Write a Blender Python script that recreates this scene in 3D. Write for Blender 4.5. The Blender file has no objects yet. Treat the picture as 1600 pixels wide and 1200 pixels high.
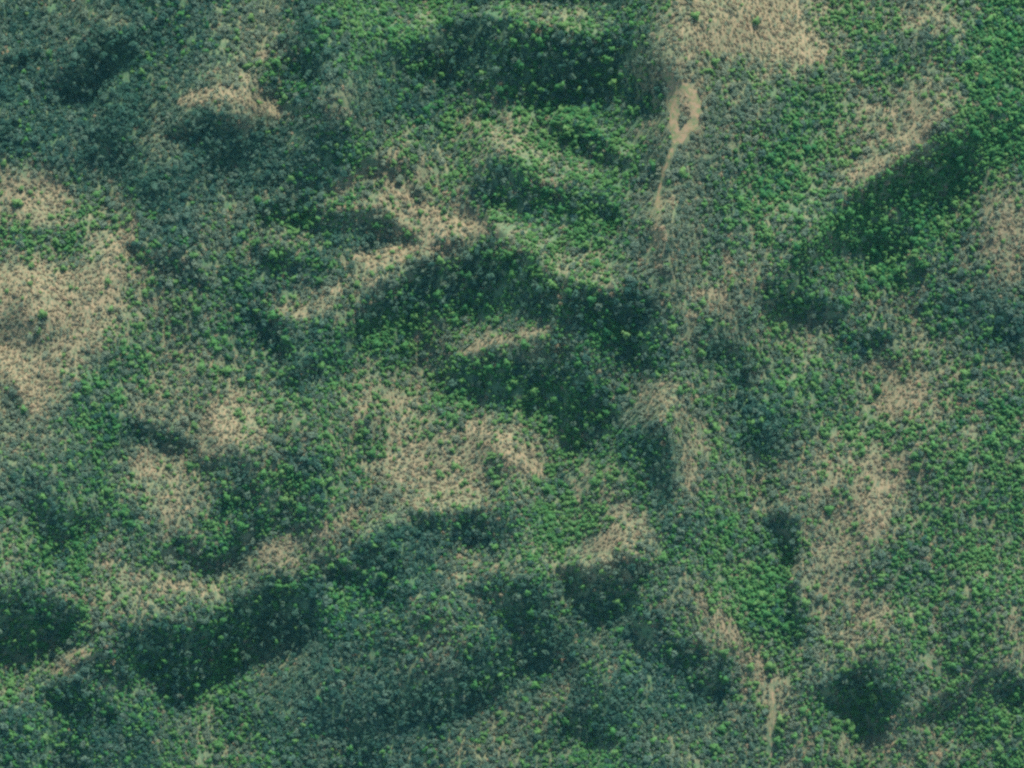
import bpy, math, random
import numpy as np
random.seed(7)
rng = np.random.default_rng(11)
R = math.radians
SC = bpy.context.scene
COL = SC.collection

# ---------------------------------------------------------------- camera
PX = 0.6                                    # metres per photograph pixel
cam = bpy.data.cameras.new('camera'); camo = bpy.data.objects.new('camera', cam); COL.objects.link(camo)
camo.location = (0, 0, 8000); camo.rotation_euler = (0, 0, 0)
cam.sensor_width = 36; cam.lens = 36 / (1600 * PX / 8000); cam.clip_start = 100; cam.clip_end = 20000
SC.camera = camo
# ---------------------------------------------------------------- light
SUN_AZ = R(14)                              # clockwise from the top of the picture
SUN_EL = R(35)
HAZE = 2.1e-6                                 # per metre, thin bluish air
w = bpy.data.worlds.new('World'); SC.world = w; w.use_nodes = True
nt = w.node_tree; bg = nt.nodes['Background']; sky = nt.nodes.new('ShaderNodeTexSky')
sky.sky_type = 'NISHITA'; sky.sun_disc = False; sky.sun_elevation = SUN_EL; sky.sun_rotation = SUN_AZ
sky.altitude = 300; sky.air_density = 1.6; sky.dust_density = 0.6; sky.ozone_density = 3.0
nt.links.new(sky.outputs[0], bg.inputs[0]); bg.inputs[1].default_value = 0.10
sl = bpy.data.lights.new('sun', 'SUN'); sl.energy = 3.2; sl.angle = R(0.6); sl.color = (1.0, 0.97, 0.88)
so = bpy.data.objects.new('sun', sl); COL.objects.link(so)
so.rotation_euler = (R(90) - SUN_EL, 0, -SUN_AZ + math.pi); so.location = (0, 0, 900)
# ---------------------------------------------------------------- exposure
SC.view_settings.view_transform = 'Standard'; SC.view_settings.look = 'None'
SC.view_settings.exposure = 1.2; SC.view_settings.gamma = 1
SC.render.engine = 'CYCLES'
SC.cycles.max_bounces = 4; SC.cycles.diffuse_bounces = 3; SC.cycles.glossy_bounces = 1
SC.cycles.transmission_bounces = 2; SC.cycles.transparent_max_bounces = 4
SC.cycles.use_denoising = False
SC.cycles.pixel_filter_type = 'BLACKMAN_HARRIS'; SC.cycles.filter_width = 2.6

# ---------------------------------------------------------------- survey of the hillside, 50 px squares of the map (30 m)
S_ROWS = """
34453345 53566732 67635788 86556654
44313345 52442122 11125777 87544454
32133456 33443322 12223666 65545544
43333445 43443343 44334755 44566644
33324422 33245545 64344654 45566334
54333333 32355542 35544544 45653335
67553344 43456642 33346545 65333356
44475344 44335654 54444545 43323446
66675443 33465321 14654555 45433445
67665443 45542222 22323554 23443334
55755443 33333355 53323434 44335433
77644554 44344321 12333543 55445545
46446557 54566543 22246544 44467544
55433467 54546556 53333653 35555554
54446543 43457664 64542654 46664444
43445643 33455665 54443545 55574444
52334543 43543322 45464344 35665444
54454444 65433354 55554444 36544455
34556664 32433442 24124554 45554445
11343321 11333343 23333464 35565445
24532112 34333432 22443345 45545445
54244133 43332122 44333335 53124443
34233443 33222234 43234444 54425434
33233454 33323345 44434544 44554543"""
T_ROWS = """
01230012 20001200 23203668 83235410
01000012 50000000 00013657 87311210
00000125 20111100 00015533 22324410
00001215 41410032 12012823 10355610
00102300 01024235 42113433 12546101
43110111 10135420 13213321 13531114
67241123 21336362 00015211 22000146
32263123 32115743 32113313 21100147
66565221 11264000 13523324 22201245
67664420 24510000 00102463 11354211
64752421 10000455 53001313 34114310
87412342 21133300 00121312 22255334
16105436 32355321 00036311 11256522
33101377 43335546 31111520 13233332
12115532 42247663 63310423 25565233
21113641 11143664 21441324 45573332
20112421 21520001 11363112 24662332
31152323 65100042 33552122 16422333
21335451 00000122 02002420 05451322
00131100 00001331 01112261 04463325
13410000 31112410 01311125 23422334
31011010 21100010 23100015 51003331
00000121 11000013 32001112 52114311
00000132 01101144 21102321 33553331"""
G_ROWS = """
00000111 01465422 43433210 05652368
00001211 21244212 31221110 02432378
00011000 33112212 42342133 33433378
10000000 12001266 76432011 46523189
10000000 01245455 67642123 76321489
22100000 01354452 34641126 76325785
32541011 24432337 56421037 64677642
66523112 45212124 56741125 34687521
23323323 33311112 33531133 55575211
12222332 33112243 33222312 43334421
12145343 22365432 32532214 53323331
01355333 33454332 23432322 54333433
21362232 34443554 56421321 35532466
11451112 34444343 45531231 13654566
12342234 22541324 25461242 24434655
22332234 45422343 37552253 12313655
54543254 54321222 57532154 33315555
36623343 12121123 55233455 52335566
23553432 23552222 12122278 72326545
44332133 22532322 21112338 72214553
63134233 10111113 11222324 52255553
42134354 00000012 11111123 33444543
24332343 10110011 23321112 26652457
24332334 21111112 23532333 24333347"""
R_ROWS = """
34354445435777315653454444445555
55434444534432543223344554543465
54354535354545343454245654444555
55545434333434434544425555441445
44435643443445335554335556443345
43444444434423433544254555653446
34444444555533214454454566555454
43265444455554324343354544554543
35453444433454432354345546555555
13343343343544444464455445555545
22344344534443444455444555545545
22433334454444332444456455444455
13334324444535544435544643344444
44434434334243234344355445544454
43434453434431302454355335454444
53444445334423334444453443354555
63544343313434424544445544344444
43443333233543444544455454334455
43435554535444433534435454344445
33433333344432454544434446434334
45544435564344444445542445435345
56356465544432445534455444344443
35454543444344444434454435635445
34443455444343454453454434542654"""                              # where the hill leans more (5-8) or less (0-3) to the sun
def grid(t):
    return np.array([[int(c) for c in r.replace(' ', '')] for r in t.strip().split('\n')], float)
S0, T0, G0, R0 = grid(S_ROWS), grid(T_ROWS), grid(G_ROWS), grid(R_ROWS)
assert S0.shape == T0.shape == G0.shape == (24, 32)
def fade(a): return a * a * (3 - 2 * a)
def vnoise(x, y, size, seed):
    g = np.random.default_rng(seed).random((257, 257))
    fx, fy = x / size + 100.37, y / size + 100.71
    ix, iy = np.floor(fx).astype(int), np.floor(fy).astype(int)
    u, v = fade(fx - ix), fade(fy - iy)
    a = g[iy % 257, ix % 257]; b = g[iy % 257, (ix + 1) % 257]
    c = g[(iy + 1) % 257, ix % 257]; d = g[(iy + 1) % 257, (ix + 1) % 257]
    return (a * (1 - u) + b * u) * (1 - v) + (c * (1 - u) + d * u) * v
def fbm(x, y, size, seed, octs=4, gain=.5):
    s = np.zeros_like(x); a = 1; n = 0
    for o in range(octs):
        s += a * (vnoise(x, y, size / 2 ** o, seed + 17 * o) * 2 - 1); n += a; a *= gain
    return s / n

def bic(g, u, v):                           # B-spline sampling, u right, v down, in cells
    g = np.pad(g, 3, mode='reflect'); H, W = g.shape
    u = np.clip(u + 3 - .5, 1.001, W - 3.001); v = np.clip(v + 3 - .5, 1.001, H - 3.001)
    iu, iv = np.floor(u).astype(int), np.floor(v).astype(int); fu, fv = u - iu, v - iv
    def wts(t):
        b = [(1 - t) ** 3 / 6, (3 * t ** 3 - 6 * t * t + 4) / 6, (-3 * t ** 3 + 3 * t * t + 3 * t + 1) / 6, t ** 3 / 6]
        c = [(-t ** 3 + 2 * t * t - t) / 2, (3 * t ** 3 - 5 * t * t + 2) / 2, (-3 * t ** 3 + 4 * t * t + t) / 2, (t ** 3 - t * t) / 2]
        return [.4 * p + .6 * q for p, q in zip(b, c)]
    wu, wv = wts(fu), wts(fv); out = 0
    for j in range(4):
        for i in range(4):
            out = out + wv[j] * wu[i] * g[iv - 1 + j, iu - 1 + i]
    return out

# slope and cover outlines drawn along the ridges: channel, value, half-width, points (map px)
STROKES = [
 ('S',.6,14,[(700,38),(790,48),(850,62),(910,72),(985,85)]), ('S',1.0,22,[(810,90),(870,112),(960,112)]),
 ('S',1.0,13,[(745,262),(800,278),(850,298),(925,312),(962,335)]), ('S',1.0,14,[(690,378),(760,395),(830,415),(870,447),(950,465),(1010,472)]),
 ('S',1.0,18,[(640,428),(700,418),(760,440),(830,452)]), ('S',1.3,14,[(605,440),(572,480),(560,512)]),
 ('S',.4,13,[(740,556),(780,562),(830,550),(880,537)]), ('S',.9,14,[(690,583),(760,597),(850,592)]),
 ('S',1.4,13,[(465,330),(530,340),(600,345),(645,368)]), ('S',1.5,9,[(392,392),(450,400),(470,418)]),
 ('S',1.8,11,[(395,482),(440,520),(450,555)]), ('S',2.2,8,[(195,655),(250,670),(305,698)]),
 ('S',1.8,9,[(312,708),(345,725)]), ('S',1.7,9,[(640,300),(690,335)]), ('S',2.0,8,[(1090,545),(1140,535)]), ('S',1.9,9,[(1560,480),(1600,560)]), ('S',2.2,10,[(280,840),(330,870),(420,800)]), ('S',1.8,9,[(1560,1040),(1600,1080)]), ('S',2.3,8,[(1400,1130),(1500,1080),(1540,1050)]), ('S',1.8,9,[(960,860),(1010,900)]), ('S',1.7,10,[(1000,960),(1020,1010),(1090,1010)]), ('S',1.8,8,[(880,640),(930,700)]), ('S',2.2,14,[(1150,610),(1190,690)]), ('S',1.9,8,[(560,250),(640,262)]), ('S',1.3,10,[(500,870),(560,900),(640,930)]), ('S',1.3,12,[(120,1000),(200,1060)]), ('S',1.6,12,[(880,470),(990,520),(1010,560)]), ('S',1.7,12,[(880,600),(960,650)]), ('S',1.5,9,[(410,330),(480,318)]), ('S',6.5,7,[(380,905),(300,925),(225,945)]), ('S',6.5,8,[(560,830),(640,790),(760,785)]), ('S',6.5,7,[(800,895),(880,875),(960,870)]), ('G',7,16,[(560,520),(660,500),(800,480)]), ('G',7,14,[(800,250),(900,330),(960,360)]), ('G',7,22,[(700,590),(800,610),(880,660)]), ('G',7,16,[(420,740),(470,760)]), ('G',7,20,[(820,800),(870,830)]), ('G',0,40,[(430,1000),(560,1080),(640,1150)]), ('G',0,40,[(60,60),(200,220),(380,260)]), ('S',1.9,9,[(500,560),(440,600)]), ('S',1.9,8,[(200,380),(300,420),(330,450)]), ('S',1.8,9,[(375,715),(400,772),(350,775)]), ('S',1.4,13,[(60,792),(105,815),(150,800)]),
 ('S',.9,11,[(650,803),(700,815),(772,812)]), ('S',1.3,12,[(560,852),(610,868),(600,900)]),
 ('S',1.0,22,[(380,935),(440,925),(485,950)]), ('S',.5,20,[(230,1022),(330,1012),(400,985),(470,965)]), ('S',1.2,14,[(260,1070),(300,1062)]),
 ('S',.9,18,[(0,935),(60,958),(105,948)]), ('S',1.0,13,[(60,1075),(130,1082),(175,1105)]),
 ('S',.9,14,[(790,918),(812,960)]), ('S',.6,14,[(880,892),(940,890),(985,918)]), ('S',1.1,9,[(1030,660),(1040,700),(1042,765)]),
 ('S',1.8,10,[(1205,800),(1235,830),(1240,870)]), ('S',1.4,7,[(1240,912),(1244,1000)]), ('S',1.4,11,[(1290,1085),(1345,1045),(1395,1078)]),
 ('S',1.0,20,[(620,1100),(700,1062),(760,1048)]), ('S',1.3,10,[(715,1000),(765,1012)]), ('S',1.4,8,[(1078,1066),(1142,1060)]),
 ('S',1.5,11,[(880,1112),(962,1150)]), ('S',.9,12,[(95,120),(135,100),(165,52)]), ('S',1.2,4,[(0,86),(60,86)]), ('S',1.6,9,[(0,200),(32,193)]),
 ('S',1.4,11,[(450,62),(480,90),(502,112)]), ('S',1.5,10,[(268,206),(320,190),(385,192)]), ('S',2.3,24,[(1580,170),(1490,245),(1400,300),(1320,350),(1220,440)]), ('G',8,26,[(1580,170),(1490,245),(1400,300),(1320,350),(1250,400)]), ('S',1.7,13,[(1300,318),(1350,305),(1395,278),(1450,235)]), ('T',8,26,[(40,440),(110,470),(180,440)]), ('G',1,34,[(40,440),(120,480),(160,540)]), ('S',7,30,[(30,440),(120,460),(170,520)]), ('T',7,14,[(0,300),(60,295),(110,310)]), ('T',6,14,[(30,480),(60,560)]),
 ('S',1.5,15,[(1335,372),(1420,352)]), ('S',1.4,9,[(1200,442),(1250,470),(1312,492)]), ('S',1.9,8,[(1320,522),(1382,522)]),
 ('S',2.3,9,[(1125,542),(1160,562),(1165,620)]), ('S',2.0,10,[(1558,490),(1592,520)]), ('S',1.4,9,[(840,186),(900,206),(940,230),(976,252)]),
 ('S',1.8,9,[(1008,158),(1024,150)]), ('S',1.0,8,[(1480,1185),(1485,1200)]), ('S',1.4,8,[(1445,412),(1400,432)]),
 ('S',7,8,[(285,158),(350,142),(435,178)]), ('T',9,10,[(285,158),(350,142),(435,178)]),
 ('T',7,8,[(520,296),(570,272),(620,290)]), ('T',7,7,[(622,240),(632,236)]), ('S',7,8,[(612,292),(650,322),(692,350),(760,356)]),
 ('T',8,9,[(612,292),(650,322),(692,350),(760,356)]), ('S',7,7,[(550,402),(590,410),(642,386)]), ('T',8,9,[(550,402),(590,410),(642,386)]),
 ('S',6,6,[(720,552),(770,530),(855,515)]), ('T',8,6,[(720,552),(770,530),(855,515)]), ('S',7,9,[(728,665),(790,690),(845,738)]),
 ('T',8,10,[(728,665),(790,690),(845,738)]), ('T',8,7,[(1328,278),(1380,255),(1432,218),(1462,180)]), ('S',7,8,[(1322,272),(1372,250),(1426,212),(1456,178)]),
 ('S',7,8,[(690,12),(800,18),(870,34),(965,48)]), ('G',5,9,[(690,12),(800,18),(870,34),(965,48)]),
 ('S',7.5,13,[(770,335),(820,372),(885,420),(960,440)]), ('G',6,14,[(770,335),(820,372),(885,420),(960,440)]), ('S',7.5,9,[(745,190),(820,240),(900,270),(958,292)]),
 ('G',7,9,[(745,190),(820,240),(900,270),(958,292)]), ('S',7,8,[(870,168),(930,198),(985,240)]), ('G',7,8,[(870,168),(930,198),(985,240)]),
 ('S',6,8,[(412,482),(470,495),(505,480),(540,445)]), ('T',6,8,[(430,482),(480,492),(540,445)]),
 ('T',8,8,[(1092,930),(1122,970),(1162,1015),(1198,1065)]), ('S',6,8,[(1092,930),(1122,970),(1162,1015),(1198,1065)]),
 ('T',9,11,[(1375,640),(1408,628),(1440,598)]), ('S',7,11,[(1375,640),(1408,628),(1440,598)]), ('T',7,9,[(80,1045),(142,1020)]), ('S',6,8,[(80,1040),(142,1015)]),
 ('T',7,7,[(218,930),(306,908)]), ('T',8,9,[(408,862),(480,842),(560,792)]), ('S',6,9,[(408,862),(480,842),(560,792)]),
 ('T',9,10,[(930,845),(972,832)]), ('S',6,10,[(930,845),(972,832)]), ('T',9,14,[(338,640),(362,690)]), ('S',8,14,[(338,640),(362,690)]),
 ('T',8,10,[(222,712),(228,740)]), ('T',7,7,[(268,790),(262,822)]), ('T',9,13,[(0,550),(45,600),(65,640)]), ('S',8,14,[(0,550),(45,600),(65,640)]),
 ('T',9,22,[(1100,70),(1180,45),(1240,55),(1270,85)]), ('S',8,22,[(1100,70),(1180,45),(1240,55),(1270,85)]),
 ('T',7,5,[(568,622),(553,690)]), ('T',7,8,[(1410,700),(1370,780),(1350,850)]), ('T',6,5,[(1310,700),(1290,800),(1278,860)]),
 ('T',7,9,[(1355,940),(1330,990)]), ('T',8,12,[(210,340),(178,400),(150,470)]), ('G',4,14,[(20,370),(90,365)]), ('T',3,12,[(20,372),(90,366)]),
 ('T',8,5,[(175,858),(165,890)]), ('T',5,9,[(1060,640),(1075,720),(1085,770)]), ('T',6,9,[(1010,615),(1060,620)]),
 ('T',8,6,[(410,88),(440,70)]), ('T',7,6,[(1125,388),(1138,430),(1120,465)]), ('T',7,14,[(100,520),(150,540)]), ('T',7,6,[(1022,345),(1030,425)]),
]
def seg_dist(x, y, pts):
    d = np.full(x.shape, 1e9)
    if len(pts) == 1: return np.hypot(x - pts[0][0], y - pts[0][1])
    for (ax, ay), (bx, by) in zip(pts[:-1], pts[1:]):
        vx, vy = bx - ax, by - ay
        t = np.clip(((x - ax) * vx + (y - ay) * vy) / (vx * vx + vy * vy), 0, 1)
        d = np.minimum(d, np.hypot(x - ax - t * vx, y - ay - t * vy))
    return d
def survey(px, py):
    """S, T, G (0..9) at map pixels"""
    wx = px + 14 * fbm(px, py, 60, 5, 3); wy = py + 11 * fbm(px, py, 55, 9, 3)
    out = {'S': bic(S0, wx / 50, wy / 50), 'T': bic(T0, wx / 50, wy / 50), 'G': bic(G0, wx / 50, wy / 50)}
    for ch, val, hw, pts in STROKES:
        x0 = min(p[0] for p in pts) - 4.5 * hw; x1 = max(p[0] for p in pts) + 4.5 * hw
        y0 = min(p[1] for p in pts) - 4.5 * hw; y1 = max(p[1] for p in pts) + 4.5 * hw
        m = (px > x0) & (px < x1) & (py > y0) & (py < y1)
        if not m.any(): continue
        ax, ay = px[m], py[m]
        nz = fbm(ax, ay, 38, 700 + int(pts[0][0]) % 50, 4, .65)
        x_, y_ = ax + 9 * fbm(ax, ay, 30, 801, 3), ay + 9 * fbm(ax, ay, 30, 802, 3)
        bd = np.full(ax.shape, 1e9); bs = np.zeros(ax.shape); bf = np.zeros(ax.shape)
        ln = [math.dist(p, q) for p, q in zip(pts[:-1], pts[1:])]; tot = sum(ln); acc = 0
        for (p, q, l) in zip(pts[:-1], pts[1:], ln):
            vx, vy = (q[0] - p[0]) / l, (q[1] - p[1]) / l; t = np.clip((x_ - p[0]) * vx + (y_ - p[1]) * vy, 0, l)
            ex, ey = x_ - p[0] - t * vx, y_ - p[1] - t * vy; d = np.hypot(ex, ey); c = d < bd
            bd[c] = d[c]; bs[c] = (ey * .97 - ex * .24)[c]; bf[c] = ((acc + t) / tot)[c]; acc += l
        wid = hw * (.45 + .6 * np.sqrt(np.clip(4 * bf * (1 - bf), 0, 1))) * (1 + .45 * nz)
        fall = np.where((bs > 0), 2.6, .7) if (ch == 'S' and val < 3) else np.where((bs > 0), .7, 1.8) if ch == 'S' else 1.3
        d = bd / wid
        k = fade(np.clip(1 - (d - .7) / fall, 0, 1)) * (.9 if ch == 'S' else .75) * np.clip(1 + .9 * nz, .3, 1.2)
        o = out[ch]; o[m] = o[m] * (1 - k) + val * k
    return out['S'], out['T'], out['G']

# ---------------------------------------------------------------- terrain heights: relief whose faces turn to and from the sun
RES = 2.0; NX, NY = 880, 720                # metres per cell, 1760 x 1440 m
gx = (np.arange(NX) - NX / 2) * RES; gy = (np.arange(NY) - NY / 2) * RES
GX, GY = np.meshgrid(gx, gy)
PXX, PYY = GX / PX + 800, 600 - GY / PX
Sg, Tg, Gg = survey(PXX, PYY)
K_LIT, K_DARK, BT, SM = 0.24, 0.80, 0.30, 3.95
q = Sg - SM - BT * (Tg - 2.2) + .6 * (bic(R0, PXX / 50, PYY / 50) - 4)
g = np.where(q > 0, K_LIT * q, K_DARK * q * .72)
g = np.clip(g, -.9, .85)
mid = fbm(PXX * .8 + PYY * .35, PYY * 1.25 - PXX * .3, 95, 71, 5, .62)
g = g * (1 + .3 * mid) + .17 * mid
edge = np.minimum(1, np.minimum(np.minimum(GX - gx[0], gx[-1] - GX), np.minimum(GY - gy[0], gy[-1] - GY)) / 160)
g = g * fade(np.clip(edge, 0, 1)); g -= g.mean()
sx, sy = math.sin(SUN_AZ), math.cos(SUN_AZ)
kx = 2 * math.pi * np.fft.fftfreq(NX, RES); ky = 2 * math.pi * np.fft.fftfreq(NY, RES)
KX, KY = np.meshgrid(kx, ky); ks = KX * sx + KY * sy; kt = -KX * sy + KY * sx
Hh = np.conj(1j * ks) * np.fft.fft2(-g) / (ks ** 2 + .04 * kt ** 2 + (1 / 420.) ** 2)
Z = np.real(np.fft.ifft2(Hh))
Z += 1.6 * fbm(GX, GY, 26, 61, 4, .55)
Z -= Z.mean()
print('relief', Z.min(), Z.max(), 'slope g', g.min(), g.max())
def sample(A, x, y):
    u = np.clip((np.asarray(x) - gx[0]) / RES, 0, NX - 1.001); v = np.clip((np.asarray(y) - gy[0]) / RES, 0, NY - 1.001)
    iu, iv = np.floor(u).astype(int), np.floor(v).astype(int); fu, fv = u - iu, v - iv
    return (A[iv, iu] * (1 - fu) + A[iv, iu + 1] * fu) * (1 - fv) + (A[iv + 1, iu] * (1 - fu) + A[iv + 1, iu + 1] * fu) * fv

# ---------------------------------------------------------------- helpers
def mesh_np(name, V, F, mats=(), fmat=None, smooth=False):
    V = np.asarray(V, np.float32); F = np.asarray(F, np.int32)
    me = bpy.data.meshes.new(name); n = F.shape[1]
    me.vertices.add(len(V)); me.vertices.foreach_set('co', V.ravel())
    me.loops.add(F.size); me.loops.foreach_set('vertex_index', F.ravel())
    me.polygons.add(len(F)); me.polygons.foreach_set('loop_start', np.arange(0, F.size, n, dtype=np.int32))
    try: me.polygons.foreach_set('loop_total', np.full(len(F), n, np.int32))
    except Exception: pass
    for m in mats: me.materials.append(m)
    if fmat is not None: me.polygons.foreach_set('material_index', np.asarray(fmat, np.int32))
    if smooth: me.polygons.foreach_set('use_smooth', np.ones(len(F), bool))
    me.update(); me.validate(); return me
def link(name, me, parent=None):
    o = bpy.data.objects.new(name, me); COL.objects.link(o)
    if parent is not None: o.parent = parent
    return o
def tag(o, label=None, cat=None, group=None, kind=None):
    if label: o['label'] = label
    if cat: o['category'] = cat
    if group: o['group'] = group
    if kind: o['kind'] = kind
    return o
def new_mat(name):
    m = bpy.data.materials.new(name); m.use_nodes = True
    n = m.node_tree; b = n.nodes['Principled BSDF']; b.inputs['Roughness'].default_value = .9
    b.inputs['Specular IOR Level'].default_value = .15
    return m, n, b
def ramp(n, stops):
    r = n.nodes.new('ShaderNodeValToRGB'); e = r.color_ramp.elements
    while len(e) < len(stops): e.new(.5)
    for k, (p, c) in enumerate(stops): e[k].position = p; e[k].color = (*c, 1)
    return r
def noise(n, scale, detail=3, vec=None):
    t = n.nodes.new('ShaderNodeTexNoise'); t.inputs['Scale'].default_value = scale; t.inputs['Detail'].default_value = detail
    if vec is not None: n.links.new(vec, t.inputs['Vector'])
    return t
def mixc(n, mode='MIX', fac=.5):
    m = n.nodes.new('ShaderNodeMix'); m.data_type = 'RGBA'; m.blend_type = mode; m.inputs[0].default_value = fac
    return m                                # A=6, B=7, out=2
def foliage(name, stops, patch, trans=.25, dry=(.25, .24, .13), amt=.6):
    """leaf colour: own tone per tree, broad drift over the hill, flecks over the leaves"""
    m, n, b = new_mat(name); L = n.links
    oi = n.nodes.new('ShaderNodeObjectInfo'); r = ramp(n, stops); L.new(oi.outputs['Random'], r.inputs[0])
    geo = n.nodes.new('ShaderNodeNewGeometry')
    p = noise(n, .012, 3, geo.outputs['Position']); pr = ramp(n, [(.38, (0, 0, 0)), (.62, (1, 1, 1))]); L.new(p.outputs[0], pr.inputs[0])
    mx = mixc(n); mx.inputs[7].default_value = (*patch, 1); L.new(r.outputs[0], mx.inputs[6])
    mm = n.nodes.new('ShaderNodeMath'); mm.operation = 'MULTIPLY'; mm.inputs[1].default_value = .45
    L.new(pr.outputs[0], mm.inputs[0]); L.new(mm.outputs[0], mx.inputs[0])
    ti = n.nodes.new('ShaderNodeAttribute'); ti.attribute_type = 'INSTANCER'; ti.attribute_name = 'dry_or_sunlit'
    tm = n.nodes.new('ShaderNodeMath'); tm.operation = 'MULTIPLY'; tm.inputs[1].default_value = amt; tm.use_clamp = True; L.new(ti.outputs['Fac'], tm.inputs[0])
    md = mixc(n); md.inputs[7].default_value = (*dry, 1); L.new(mx.outputs[2], md.inputs[6]); L.new(tm.outputs[0], md.inputs[0]); mx = md  # dry tone, also mixed in to paint leaves paler on sunlit slopes
    f = noise(n, 1.7, 2, geo.outputs['Position']); fr = ramp(n, [(.3, (.62, .66, .62)), (.7, (1.35, 1.3, 1.3))]); L.new(f.outputs[0], fr.inputs[0])
    mu = mixc(n, 'MULTIPLY', 1); L.new(mx.outputs[2], mu.inputs[6]); L.new(fr.outputs[0], mu.inputs[7])
    L.new(mu.outputs[2], b.inputs['Base Color'])
    tr = n.nodes.new('ShaderNodeBsdfTranslucent'); ms = n.nodes.new('ShaderNodeMixShader'); ms.inputs[0].default_value = trans
    L.new(mu.outputs[2], tr.inputs[0]); L.new(b.outputs[0], ms.inputs[1]); L.new(tr.outputs[0], ms.inputs[2])
    L.new(ms.outputs[0], n.nodes['Material Output'].inputs[0])
    return m
M_PINE = foliage('evergreen_leaves', [(0, (.020, .100, .046)), (.3, (.036, .165, .060)), (.6, (.065, .220, .070)), (.85, (.105, .255, .078)), (1, (.15, .27, .10))], (.090, .22, .065), .3, (.15, .26, .09), .8)
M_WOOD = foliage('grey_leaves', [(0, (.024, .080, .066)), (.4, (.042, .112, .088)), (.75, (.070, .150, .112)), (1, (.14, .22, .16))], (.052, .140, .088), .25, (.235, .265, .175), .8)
M_DRY = foliage('dry_leaves', [(0, (.11, .145, .10)), (.35, (.19, .185, .12)), (.75, (.30, .24, .145)), (1, (.37, .26, .16))], (.17, .20, .135), .3, (.28, .235, .15), .4)
M_BARK, n_, b_ = new_mat('bark'); t_ = noise(n_, 3, 4); r_ = ramp(n_, [(.3, (.06, .048, .035)), (.7, (.17, .14, .11))])
n_.links.new(t_.outputs[0], r_.inputs[0]); n_.links.new(r_.outputs[0], b_.inputs['Base Color'])

# ---------------------------------------------------------------- ground, one sheet out to the horizon
M_GROUND, n, b = new_mat('hillside'); L = n.links
at = n.nodes.new('ShaderNodeAttribute'); at.attribute_name = 'dry'
geo = n.nodes.new('ShaderNodeNewGeometry')
mp = n.nodes.new('ShaderNodeMapping'); mp.inputs['Scale'].default_value = (1, .3, 1); mp.inputs['Rotation'].default_value = (0, 0, SUN_AZ); L.new(geo.outputs['Position'], mp.inputs[0])
n1 = noise(n, .55, 5, mp.outputs[0]); n2 = noise(n, .09, 4, geo.outputs['Position'])
litter = ramp(n, [(.3, (.040, .095, .052)), (.55, (.080, .145, .072)), (.8, (.14, .18, .095))]); L.new(n1.outputs[0], litter.inputs[0])
straw = ramp(n, [(.3, (.085, .12, .07)), (.44, (.155, .15, .085)), (.56, (.225, .178, .102)), (.75, (.31, .215, .13))]); L.new(n1.outputs[0], straw.inputs[0])
md = n.nodes.new('ShaderNodeMath'); md.operation = 'ADD'; L.new(at.outputs['Fac'], md.inputs[0])
sb = n.nodes.new('ShaderNodeMath'); sb.operation = 'MULTIPLY_ADD'; L.new(n2.outputs[0], sb.inputs[0]); sb.inputs[1].default_value = 1.2; sb.inputs[2].default_value = -.6
L.new(sb.outputs[0], md.inputs[1])
dr = ramp(n, [(0, (0, 0, 0)), (.75, (1, 1, 1))]); L.new(md.outputs[0], dr.inputs[0])
mx = mixc(n); L.new(dr.outputs[0], mx.inputs[0]); L.new(litter.outputs[0], mx.inputs[6]); L.new(straw.outputs[0], mx.inputs[7])
L.new(mx.outputs[2], b.inputs['Base Color'])
bp = n.nodes.new('ShaderNodeBump'); bp.inputs['Distance'].default_value = .5; bp.inputs['Strength'].default_value = .6
L.new(n1.outputs[0], bp.inputs['Height']); L.new(bp.outputs[0], b.inputs['Normal'])
far = np.array([40, 90, 180, 350, 700, 1400, 2800, 5500], float)
ex = np.concatenate([gx[0] - far[::-1], gx, gx[-1] + far]); ey = np.concatenate([gy[0] - far[::-1], gy, gy[-1] + far])
EX, EY = np.meshgrid(ex, ey)
ez = sample(Z, EX, EY); outd = np.hypot(np.clip(np.abs(EX) - gx[-1], 0, None), np.clip(np.abs(EY) - gy[-1], 0, None))
ez = ez * np.exp(-outd / 200) + np.clip(outd / 400, 0, 1) * 45 * fbm(EX, EY, 900, 77, 3)
V = np.stack([EX, EY, ez], -1).reshape(-1, 3); W_ = len(ex); Hn = len(ey)
ii = (np.arange(Hn - 1)[:, None] * W_ + np.arange(W_ - 1)[None]).ravel()
F = np.stack([ii, ii + 1, ii + 1 + W_, ii + W_], -1)
gm = mesh_np('ground', V, F, [M_GROUND], smooth=True)
a = gm.attributes.new('dry', 'FLOAT', 'POINT'); a.data.foreach_set('value', (np.clip(sample(Tg, EX, EY), 0, 9) / 9).ravel().astype(np.float32))
ground = tag(link('ground', gm), kind='structure')

# ---------------------------------------------------------------- bare earth: clearing and tracks, draped on the hill
def draped(name, fn, x0, x1, y0, y1, lift=.12, step=.8):
    xs = np.arange(x0, x1, step); ys = np.arange(y0, y1, step)     # metres
    X, Y = np.meshgrid(xs, ys); keep = fn(X / PX + 800, 600 - Y / PX)
    Zs = sample(Z, X, Y) + lift
    idx = -np.ones(X.shape, int); f = keep[:-1, :-1] & keep[1:, :-1] & keep[:-1, 1:] & keep[1:, 1:]
    us = np.zeros(X.shape, bool); us[:-1, :-1] |= f; us[1:, :-1] |= f; us[:-1, 1:] |= f; us[1:, 1:] |= f
    idx[us] = np.arange(us.sum()); V = np.stack([X[us], Y[us], Zs[us]], -1)
    j, i = np.nonzero(f); F = np.stack([idx[j, i], idx[j, i + 1], idx[j + 1, i + 1], idx[j + 1, i]], -1)
    return mesh_np(name, V, F, [M_EARTH], smooth=True)
M_EARTH, n, b = new_mat('bare_earth'); geo = n.nodes.new('ShaderNodeNewGeometry')
e1 = noise(n, .22, 8, geo.outputs['Position'])
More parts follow.
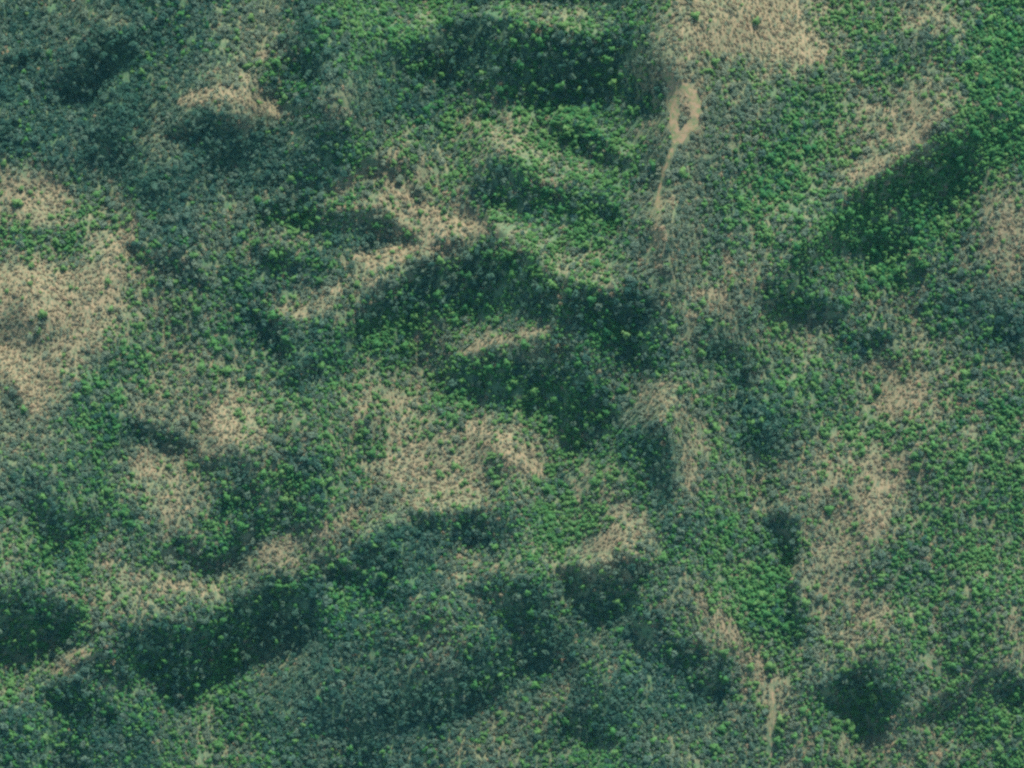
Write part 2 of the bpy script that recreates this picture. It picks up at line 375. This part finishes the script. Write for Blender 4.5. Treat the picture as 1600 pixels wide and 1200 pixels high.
er = ramp(n, [(.34, (.10, .15, .065)), (.45, (.17, .165, .08)), (.55, (.24, .18, .10)), (.7, (.30, .20, .12))]); n.links.new(e1.outputs[0], er.inputs[0])
n.links.new(er.outputs[0], b.inputs['Base Color'])
TRACK = [(1056,215),(1048,235),(1043,252),(1035,272),(1028,296),(1024,330)]
TRACK2 = [(1204,1062),(1207,1100),(1202,1140),(1205,1180)]
def in_clear(px, py):
    n1 = 3.2 * fbm(px, py, 12, 301, 3)
    d = np.minimum(seg_dist(px, py, [(1042,124),(1050,160),(1052,205)]) - 8, seg_dist(px, py, [(1060,135),(1082,155),(1084,180),(1078,200),(1056,222)]) - 8.5)
    d = np.minimum(d, seg_dist(px, py, [(1052,205),(1058,222)]) - 9)
    isl = seg_dist(px, py, [(1070,172),(1072,182)]) - 6.5
    return (d + n1 < 0) & (isl + n1 * .8 > 0)
def in_track(px, py): return seg_dist(px, py, TRACK) - 2.8 + 2.2 * fbm(px, py, 14, 302, 2) < 0
def in_track2(px, py): return seg_dist(px, py, TRACK2) - 1.7 + 2.4 * fbm(px, py, 14, 303, 2) < 0
def box(px0, py0, px1, py1): return ((px0 - 800) * PX, (px1 - 800) * PX, (600 - py1) * PX, (600 - py0) * PX)
tag(link('sandy_clearing', draped('sandy_clearing', in_clear, *box(1020, 105, 1105, 240))), 'pale sandy clearing ringing a green island at the top of the dirt track', 'clearing', kind='structure')
tag(link('dirt_path', draped('dirt_path', in_track, *box(1005, 205, 1075, 345), lift=.2)), 'narrow dirt path', 'path', kind='structure')
tag(link('dirt_path', draped('dirt_path', in_track2, *box(1190, 1050, 1220, 1195))), 'narrow dirt path', 'path', kind='structure')

# ---------------------------------------------------------------- plant forms
def cards(C, N, size, rs, aspect=1.0):
    """leaf clumps: small quads at C facing roughly N"""
    n = len(C); N = N + rs.normal(0, .45, (n, 3)); N /= np.linalg.norm(N, axis=1)[:, None]
    A = np.cross(N, rs.normal(0, 1, (n, 3))); A /= np.linalg.norm(A, axis=1)[:, None]; B = np.cross(N, A)
    s = (size * rs.uniform(.65, 1.3, n))[:, None]
    j = lambda: rs.uniform(.7, 1.15, (n, 1))
    V = np.stack([C - A * s * j() - B * s * aspect * j(), C + A * s * j() - B * s * aspect * j(), C + A * s * j() + B * s * aspect * j(), C - A * s * j() + B * s * aspect * j()], 1)
    V[:, 2] -= N * s * .25
    return V.reshape(-1, 3)
def crown_round(rs, n, rx, h0, h1, size, lumps=7):
    """broad crown made of several leaf masses"""
    L = [(np.array([0, 0, (h0 + h1) / 2]), rx * .62)]
    for k in range(lumps):
        a = rs.uniform(0, 6.28); r = rx * rs.uniform(.3, .62)
        L.append((np.array([r * math.cos(a), r * math.sin(a), rs.uniform(h0 + .3 * (h1 - h0), h1 - .25 * rx)]), rx * rs.uniform(.32, .52)))
    C = []; N = []
    while len(C) < n:
        c, r = L[rs.integers(len(L))]; d = rs.normal(0, 1, 3); d /= np.linalg.norm(d)
        if d[2] < -.5: continue
        p = c + d * r * rs.uniform(.75, 1.03) * np.array([1, 1, .85])
        if any(np.linalg.norm((p - c2) / np.array([1, 1, .85])) < r2 * .72 for c2, r2 in L): continue
        C.append(p); N.append(d)
    return cards(np.array(C), np.array(N), size, rs)
def crown_cone(rs, n, rx, h0, h1, size):
    """evergreen: tiers of boughs round a leaning axis"""
    t = rs.uniform(0, 1, n) ** .8; a = rs.uniform(0, 6.28, n)
    ph = rs.uniform(0, 6.28, 3)
    lob = 1 + .30 * np.sin(3 * a + ph[0]) + .2 * np.sin(5 * a + ph[1] + 6 * t)
    r = rx * (1 - t ** 1.7) ** .75 * lob * (1 + .16 * np.sin(t * 22)) * rs.uniform(.72, 1.04, n)
    C = np.stack([r * np.cos(a), r * np.sin(a), h0 + (h1 - h0) * t], -1)
    N = np.stack([np.cos(a), np.sin(a), .75 + .3 * t], -1)
    return cards(C, N, size, rs)
def crown_dry(rs, n, rx, h0, h1, size):
    """half-bare: thin upright sprays with gaps"""
    a = rs.uniform(0, 6.28, n); r = rx * np.sqrt(rs.uniform(0, 1, n)); z = h0 + (h1 - h0) * rs.uniform(0, 1, n) * (1 - .5 * (r / rx) ** 2)
    C = np.stack([r * np.cos(a), r * np.sin(a), z], -1); N = np.stack([np.cos(a), np.sin(a), .9 + 0 * a], -1)
    return cards(C, N, size, rs, 1.8)
def tube(p0, p1, r0, r1, k=5):
    p0, p1 = np.array(p0, float), np.array(p1, float); d = p1 - p0; d /= np.linalg.norm(d)
    u = np.cross(d, [.3, .9, .1]); u /= np.linalg.norm(u); v = np.cross(d, u)
    a = np.arange(k) * 2 * math.pi / k; ring = np.cos(a)[:, None] * u + np.sin(a)[:, None] * v
    V = np.concatenate([p0 + ring * r0, p1 + ring * r1]); i = np.arange(k); j = (i + 1) % k
    return V, np.stack([i, j, j + k, i + k], -1)
def trunk_geo(rs, h, r, limbs=4):
    Vs, Fs, o = [], [], 0; top = np.array([rs.uniform(-.3, .3), rs.uniform(-.3, .3), h]); mid = top * .5 + np.array([rs.uniform(-.2, .2), rs.uniform(-.2, .2), 0])
    segs = [((0, 0, -.6), mid, r, r * .7), (mid, top, r * .7, r * .25)]
    for k in range(limbs):
        a = k * 6.28 / limbs + rs.uniform(-.5, .5); b0 = mid + (top - mid) * rs.uniform(0, .6); ln = h * rs.uniform(.2, .32)
        segs.append((b0, b0 + np.array([math.cos(a) * ln, math.sin(a) * ln, ln * .7]), r * .4, r * .12))
    for s in segs:
        V, F = tube(*s); Vs.append(V); Fs.append(F + o); o += len(V)
    return np.concatenate(Vs), np.concatenate(Fs)
KINDS = {
 'evergreen_tree': dict(mat=M_PINE, crown=lambda rs, n: crown_cone(rs, n, 2.05, 1.3, 6.2, .46), h=5.4, r=.16, n=(105, 240)),
 'broadleaf_tree': dict(mat=M_WOOD, crown=lambda rs, n: crown_round(rs, n, 2.3, 2.2, 6.0, .36), h=4.8, r=.16, n=(150, 300)),
 'dry_tree': dict(mat=M_DRY, crown=lambda rs, n: crown_dry(rs, n, 1.6, .15, 2.1, .26), h=1.8, r=.07, n=(80, 130)),
}
NVAR = 7
for ki, (kn, K) in enumerate(KINDS.items()):
    K['parts'] = []; K['whole'] = []
    lib = bpy.data.collections.new(kn + '_forms')
    for v in range(NVAR):
        rs = np.random.default_rng(1000 * ki + v)
        tv, tf = trunk_geo(rs, K['h'], K['r'])
        cv = K['crown'](rs, K['n'][1]); cf = np.arange(len(cv)).reshape(-1, 4)
        K['parts'].append((mesh_np('trunk', tv, tf, [M_BARK]), mesh_np('crown', cv, cf, [K['mat']])))
        cv = K['crown'](rs, K['n'][0]); cf = np.arange(len(cv)).reshape(-1, 4)
        me = mesh_np(kn, np.concatenate([tv, cv]), np.concatenate([tf, cf + len(tv)]), [M_BARK, K['mat']], np.r_[np.zeros(len(tf)), np.ones(len(cf))])
        o = bpy.data.objects.new('%s_form_%d' % (kn, v), me); lib.objects.link(o)
    K['lib'] = lib
rs = np.random.default_rng(5)
libg = bpy.data.collections.new('grass_forms')
for v in range(4):                          # a tussock: upright dry blades about half a metre tall
    k = 26; a = rs.uniform(0, 6.28, k); r = .75 * np.sqrt(rs.uniform(0, 1, k)); b0 = np.stack([r * np.cos(a), r * np.sin(a), -.1 + 0 * r], -1)
    lean = np.stack([rs.normal(0, .3, k), rs.normal(0, .3, k), rs.uniform(.5, 1.0, k)], -1); s = np.stack([-np.sin(a), np.cos(a), 0 * a], -1) * .13
    V = np.stack([b0 - s, b0 + s, b0 + lean + s * .3, b0 + lean - s * .3], 1).reshape(-1, 3)
    o = bpy.data.objects.new('tussock_form_%d' % v, mesh_np('tussock', V, np.arange(4 * k).reshape(-1, 4), [M_DRY])); libg.objects.link(o)

def scatter_object(name, pts, scl, rot, idx, lib, dry_or_sunlit):
    """one object whose geometry nodes stand a plant on every point"""
    me = bpy.data.meshes.new(name); me.vertices.add(len(pts)); me.vertices.foreach_set('co', np.asarray(pts, np.float32).ravel())
    for nm, ty, dat, key in (('scl', 'FLOAT_VECTOR', scl, 'vector'), ('rot', 'FLOAT_VECTOR', rot, 'vector'), ('idx', 'INT', idx, 'value'), ('dry_or_sunlit', 'FLOAT', dry_or_sunlit, 'value')):
        a = me.attributes.new(nm, ty, 'POINT'); a.data.foreach_set(key, np.ascontiguousarray(dat, np.int32 if ty == 'INT' else np.float32).ravel())
    o = link(name, me)
    ng = bpy.data.node_groups.new(name, 'GeometryNodeTree')
    ng.interface.new_socket('Geometry', in_out='INPUT', socket_type='NodeSocketGeometry'); ng.interface.new_socket('Geometry', in_out='OUTPUT', socket_type='NodeSocketGeometry')
    N = ng.nodes; gi = N.new('NodeGroupInput'); go = N.new('NodeGroupOutput'); ip = N.new('GeometryNodeInstanceOnPoints')
    ci = N.new('GeometryNodeCollectionInfo'); ci.inputs['Collection'].default_value = lib; ci.inputs['Separate Children'].default_value = True; ci.inputs['Reset Children'].default_value = True
    def at(nm, ty):
        a = N.new('GeometryNodeInputNamedAttribute'); a.data_type = ty; a.inputs['Name'].default_value = nm; return a.outputs['Attribute']
    K_ = ng.links.new; K_(gi.outputs[0], ip.inputs['Points']); K_(ci.outputs[0], ip.inputs['Instance'])
    ip.inputs['Pick Instance'].default_value = True; K_(at('idx', 'INT'), ip.inputs['Instance Index'])
    K_(at('rot', 'FLOAT_VECTOR'), ip.inputs['Rotation']); K_(at('scl', 'FLOAT_VECTOR'), ip.inputs['Scale']); K_(ip.outputs[0], go.inputs[0])
    md = o.modifiers.new('plants', 'NODES'); md.node_group = ng
    return o

# ---------------------------------------------------------------- where every plant stands
HX, HY, STEP = 660, 540, 2.55
nx, ny = int(2 * HX / STEP), int(2 * HY / STEP)
jx, jy = np.meshgrid(np.arange(nx), np.arange(ny))
X = -HX + (jx + .5 * (jy % 2)) * STEP + rng.uniform(-1.3, 1.3, jx.shape); Y = -HY + jy * STEP + rng.uniform(-1.3, 1.3, jx.shape)
X, Y = X.ravel(), Y.ravel(); px, py = X / PX + 800, 600 - Y / PX
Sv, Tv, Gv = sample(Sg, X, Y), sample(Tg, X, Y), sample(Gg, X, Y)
nS = fbm(px + .22 * py, py * .28, 9, 405, 3, .6)
right = np.clip((px - 1180) / 120, 0, 1) * np.clip((py - 520) / 80, 0, 1)
inroad = in_clear(px, py) | (seg_dist(px, py, TRACK) < 5) | (seg_dist(px, py, TRACK2) < 5)
nT = fbm(px, py, 26, 401, 4, .7); nG = fbm(px, py, 22, 402, 4, .75); nD = fbm(px, py, 34, 403, 3)
u1, u2, u3 = rng.random(X.shape), rng.random(X.shape), rng.random(X.shape)
pT = np.clip(np.clip(Tv / 9, 0, 1) ** .9 * 1.35 - .06 + .5 * nT + (.34 + .3 * right) * nS, 0, 1); pG = np.clip((Gv / 9) * 1.3 - .04 + (.45 + .3 * np.clip(Gv / 4, 0, 1)) * nG - .25 * nS * right, 0, 1)
dry = u1 < pT * .93
green = ~dry & (u2 < pG)
broad = ~dry & ~green
dry_or_sunlit = np.clip(Tv / 8 + .4 * nT + .3 * nS + .55 * np.clip((Sv - 3.3) / 3, -.2, 1) * np.clip(1 - Gv / 10, 0, 1) + rng.normal(0, .16, X.shape), 0, 1)  # dry cover, plus sunlight painted into leaf colour: paler where S is high
bare = dry & (u3 < .42 + .022 * Tv)                     # open ground with grass only
alive = ~inroad & ~bare & ~(fbm(px, py, 12, 409, 2) > .48)
dryt = dry & alive; green &= alive & (u3 < .97); broad &= alive
kind = np.where(dryt, 2, np.where(green, 0, np.where(broad, 1, -1)))
size = rng.lognormal(0, .27, X.shape)
size = np.where(kind == 0, size * (.80 + .2 * nD), np.where(kind == 1, size * (.78 + .2 * nD) * (1 - .35 * np.clip((Tv - 3.5) / 4, 0, 1)), size * .85))
steep = np.clip((3.2 - Sv) / 2, 0, 1); emer = rng.random(X.shape) < .13
size = size * np.where(emer, 1 + .45 * steep, 1 - .22 * steep)
tall = np.where(green, .92, .8) * np.where(emer, 1 + .75 * steep, 1 - .1 * steep)
size = np.clip(size, .42, 1.9)
# ring of taller trees: crowns that stand out above their neighbours
GRP = ['evergreen trees standing out on the hillsides', 'grey green broadleaf trees standing out on the hillsides', 'dry straw coloured trees on the open slopes']
KN = list(KINDS)
inside = (np.abs(X) < 474) & (np.abs(Y) < 354)
zz = sample(Z, X, Y)
LAND = [
 ('the sandy clearing', 1065, 170), ('the dirt track below the clearing', 1030, 290), ('the tan slope at the top right', 1190, 50),
 ('the shaded gully along the top', 870, 85), ('the long ridge of green crowns', 880, 410), ('the shaded slope above the centre', 740, 440),
 ('the black hollow at the centre', 800, 570), ('the tan spur below the centre', 790, 690), ('the bare fan left of the spur', 620, 720),
 ('the wide straw slope at the left', 110, 440), ('the bare strip at the left edge', 30, 580), ('the straw crest at the upper left', 350, 150),
 ('the dim wood at the upper left', 150, 100), ('the tan knoll left of centre', 350, 660), ('the shaded slope at the lower left', 330, 1000),
 ('the dark corner at the left edge', 40, 950), ('the grey wood at the bottom', 560, 1080), ('the dark dell below the centre', 920, 905),
 ('the pale track at the lower right', 1204, 1120), ('the dark dell at the lower right', 1345, 1065), ('the streaked slope at the right', 1350, 780),
 ('the bare patch at the right', 1405, 625), ('the deep green slope at the right', 1370, 370), ('the green corner at the top right', 1560, 150),
 ('the brown slope at the right edge', 1555, 370), ('the narrow dark gully', 1040, 715), ('the dark pocket on the right ridge', 1230, 840),
 ('the tan crest left of the ridge', 650, 320), ('the straw fork left of centre', 470, 480), ('the tan ledge at the lower centre', 950, 840),
 ('the grey wood right of the centre', 1180, 640), ('the tan notch at the lower left', 110, 1035), ('the tan bench at the lower left', 450, 850),
]
DIRS = ['right of', 'up and right of', 'above', 'up and left of', 'left of', 'down and left of', 'below', 'down and right of']
ORD = ['nearest', 'second nearest', 'third nearest', 'fourth nearest', 'fifth nearest', 'sixth nearest', 'seventh nearest', 'eighth nearest', 'ninth nearest',
       'tenth nearest', 'eleventh nearest', 'twelfth nearest', 'thirteenth nearest', 'fourteenth nearest', 'fifteenth nearest', 'sixteenth nearest',
       'seventeenth nearest', 'eighteenth nearest', 'nineteenth nearest', 'twentieth nearest']
ADJ = ['large vivid crown', 'large greyish crown', 'large straw crown']
lx = np.array([l[1] for l in LAND]); ly = np.array([l[2] for l in LAND])
single = np.zeros(X.shape, bool)
for k in range(3):
    cand = np.nonzero((kind == k) & inside & (size > (1.0 if k < 2 else .85)))[0]
    order = cand[np.argsort(-size[cand] + rng.uniform(0, .25, len(cand)))]
    pick = []; occ = set()
    for c in order:                         # spread them so each shows
        cell = (int(X[c] // 17), int(Y[c] // 17))
        if cell in occ: continue
        occ.add(cell); pick.append(c)
        if len(pick) >= 300: break
    pick = np.array(pick); single[pick] = True
    size[pick] = np.clip(size[pick] * 1.1, 1.15 if k < 2 else 1.05, 1.7)
    d2 = (px[pick][:, None] - lx) ** 2 + (py[pick][:, None] - ly) ** 2; near = d2.argmin(1)
    sect = (np.round(np.arctan2(ly[near] - py[pick], px[pick] - lx[near]) / (math.pi / 4)).astype(int)) % 8
    rank = {}
    for q_ in np.argsort(d2.min(1)):
        c = pick[q_]; key = (near[q_], sect[q_]); r_ = rank.get(key, 0); rank[key] = r_ + 1
        lab = '%s, %s %s %s' % (ADJ[k], ORD[min(r_, 19)], DIRS[sect[q_]], LAND[near[q_]][0])
        v = int(rng.integers(NVAR)); root = bpy.data.objects.new(KN[k], None); COL.objects.link(root)
        root.empty_display_size = .5
        root.location = (X[c], Y[c], zz[c]); root.rotation_euler = (0, 0, rng.uniform(0, 6.28)); s = float(size[c]); root.scale = (s * rng.uniform(.8, 1.2), s * rng.uniform(.8, 1.2), s * rng.uniform(.7, .95) * float(tall[c]))
        tag(root, lab, 'tree', GRP[k])
        tm, cm = KINDS[KN[k]]['parts'][v]
        link('trunk', tm, root); cr = link('crown', cm, root); cr['dry_or_sunlit'] = float(dry_or_sunlit[c])
STUFF = [('evergreen_forest', 'mass of vivid green evergreen crowns covering the shaded slopes', 'forest'),
         ('broadleaf_forest', 'mass of grey green crowns filling the valleys and spurs', 'forest'),
         ('dry_thicket', 'straw coloured half bare thicket over the open slopes', 'thicket')]
for k in range(3):
    m = (kind == k) & ~single; n_p = int(m.sum())
    s = size[m]; sc = np.stack([s * rng.uniform(.68, 1.35, n_p), s * rng.uniform(.68, 1.35, n_p), s * rng.uniform(.6, 1.0, n_p) * tall[m]], -1)
    ro = np.stack([rng.normal(0, .06, n_p), rng.normal(0, .06, n_p), rng.uniform(0, 6.28, n_p)], -1)
    o = scatter_object(STUFF[k][0], np.stack([X[m], Y[m], zz[m]], -1), sc, ro, rng.integers(0, NVAR, n_p), KINDS[KN[k]]['lib'], dry_or_sunlit[m])
    tag(o, STUFF[k][1], STUFF[k][2], kind='stuff'); print(STUFF[k][0], n_p)
# dry grass between them
n_g = 90000
gxp, gyp = rng.uniform(-HX, HX, n_g * 2), rng.uniform(-HY, HY, n_g * 2)
tg = sample(Tg, gxp, gyp) / 9 + .35 * fbm(gxp / PX, gyp / PX, 26, 401, 3)
p2, q2 = gxp / PX + 800, 600 - gyp / PX
m = (rng.random(n_g * 2) < tg) & ~in_clear(p2, q2) & (seg_dist(p2, q2, TRACK) > 4.5) & (seg_dist(p2, q2, TRACK2) > 3.2); gxp, gyp = gxp[m], gyp[m]; n_g = len(gxp)
s = rng.uniform(.6, 1.5, n_g)
o = scatter_object('dry_grass', np.stack([gxp, gyp, sample(Z, gxp, gyp)], -1), np.stack([s, s, s], -1),
                   np.stack([0 * s, 0 * s, rng.uniform(0, 6.28, n_g)], -1), rng.integers(0, 4, n_g), libg, .5 + 0 * s)
tag(o, 'straw coloured dry grass tussocks between the trees', 'grass', kind='stuff'); print('grass', n_g)

# ---------------------------------------------------------------- the air between the hills and the camera
hz0, hz1 = float(ez.min()) - 1, 8060.0; hx, hy = ex[-1] + 60, ey[-1] + 60
V = [(-hx, -hy, hz0), (hx, -hy, hz0), (hx, hy, hz0), (-hx, hy, hz0), (-hx, -hy, hz1), (hx, -hy, hz1), (hx, hy, hz1), (-hx, hy, hz1)]
F = [(0, 3, 2, 1), (4, 5, 6, 7), (0, 1, 5, 4), (1, 2, 6, 5), (2, 3, 7, 6), (3, 0, 4, 7)]
hm = bpy.data.materials.new('haze'); hm.use_nodes = True; n = hm.node_tree; n.nodes.remove(n.nodes['Principled BSDF'])
pv = n.nodes.new('ShaderNodeVolumePrincipled'); pv.inputs['Color'].default_value = (.25, .88, .85, 1); pv.inputs['Density'].default_value = HAZE
n.links.new(pv.outputs[0], n.nodes['Material Output'].inputs['Volume'])
tag(link('haze', mesh_np('haze', V, F, [hm])), kind='stuff')
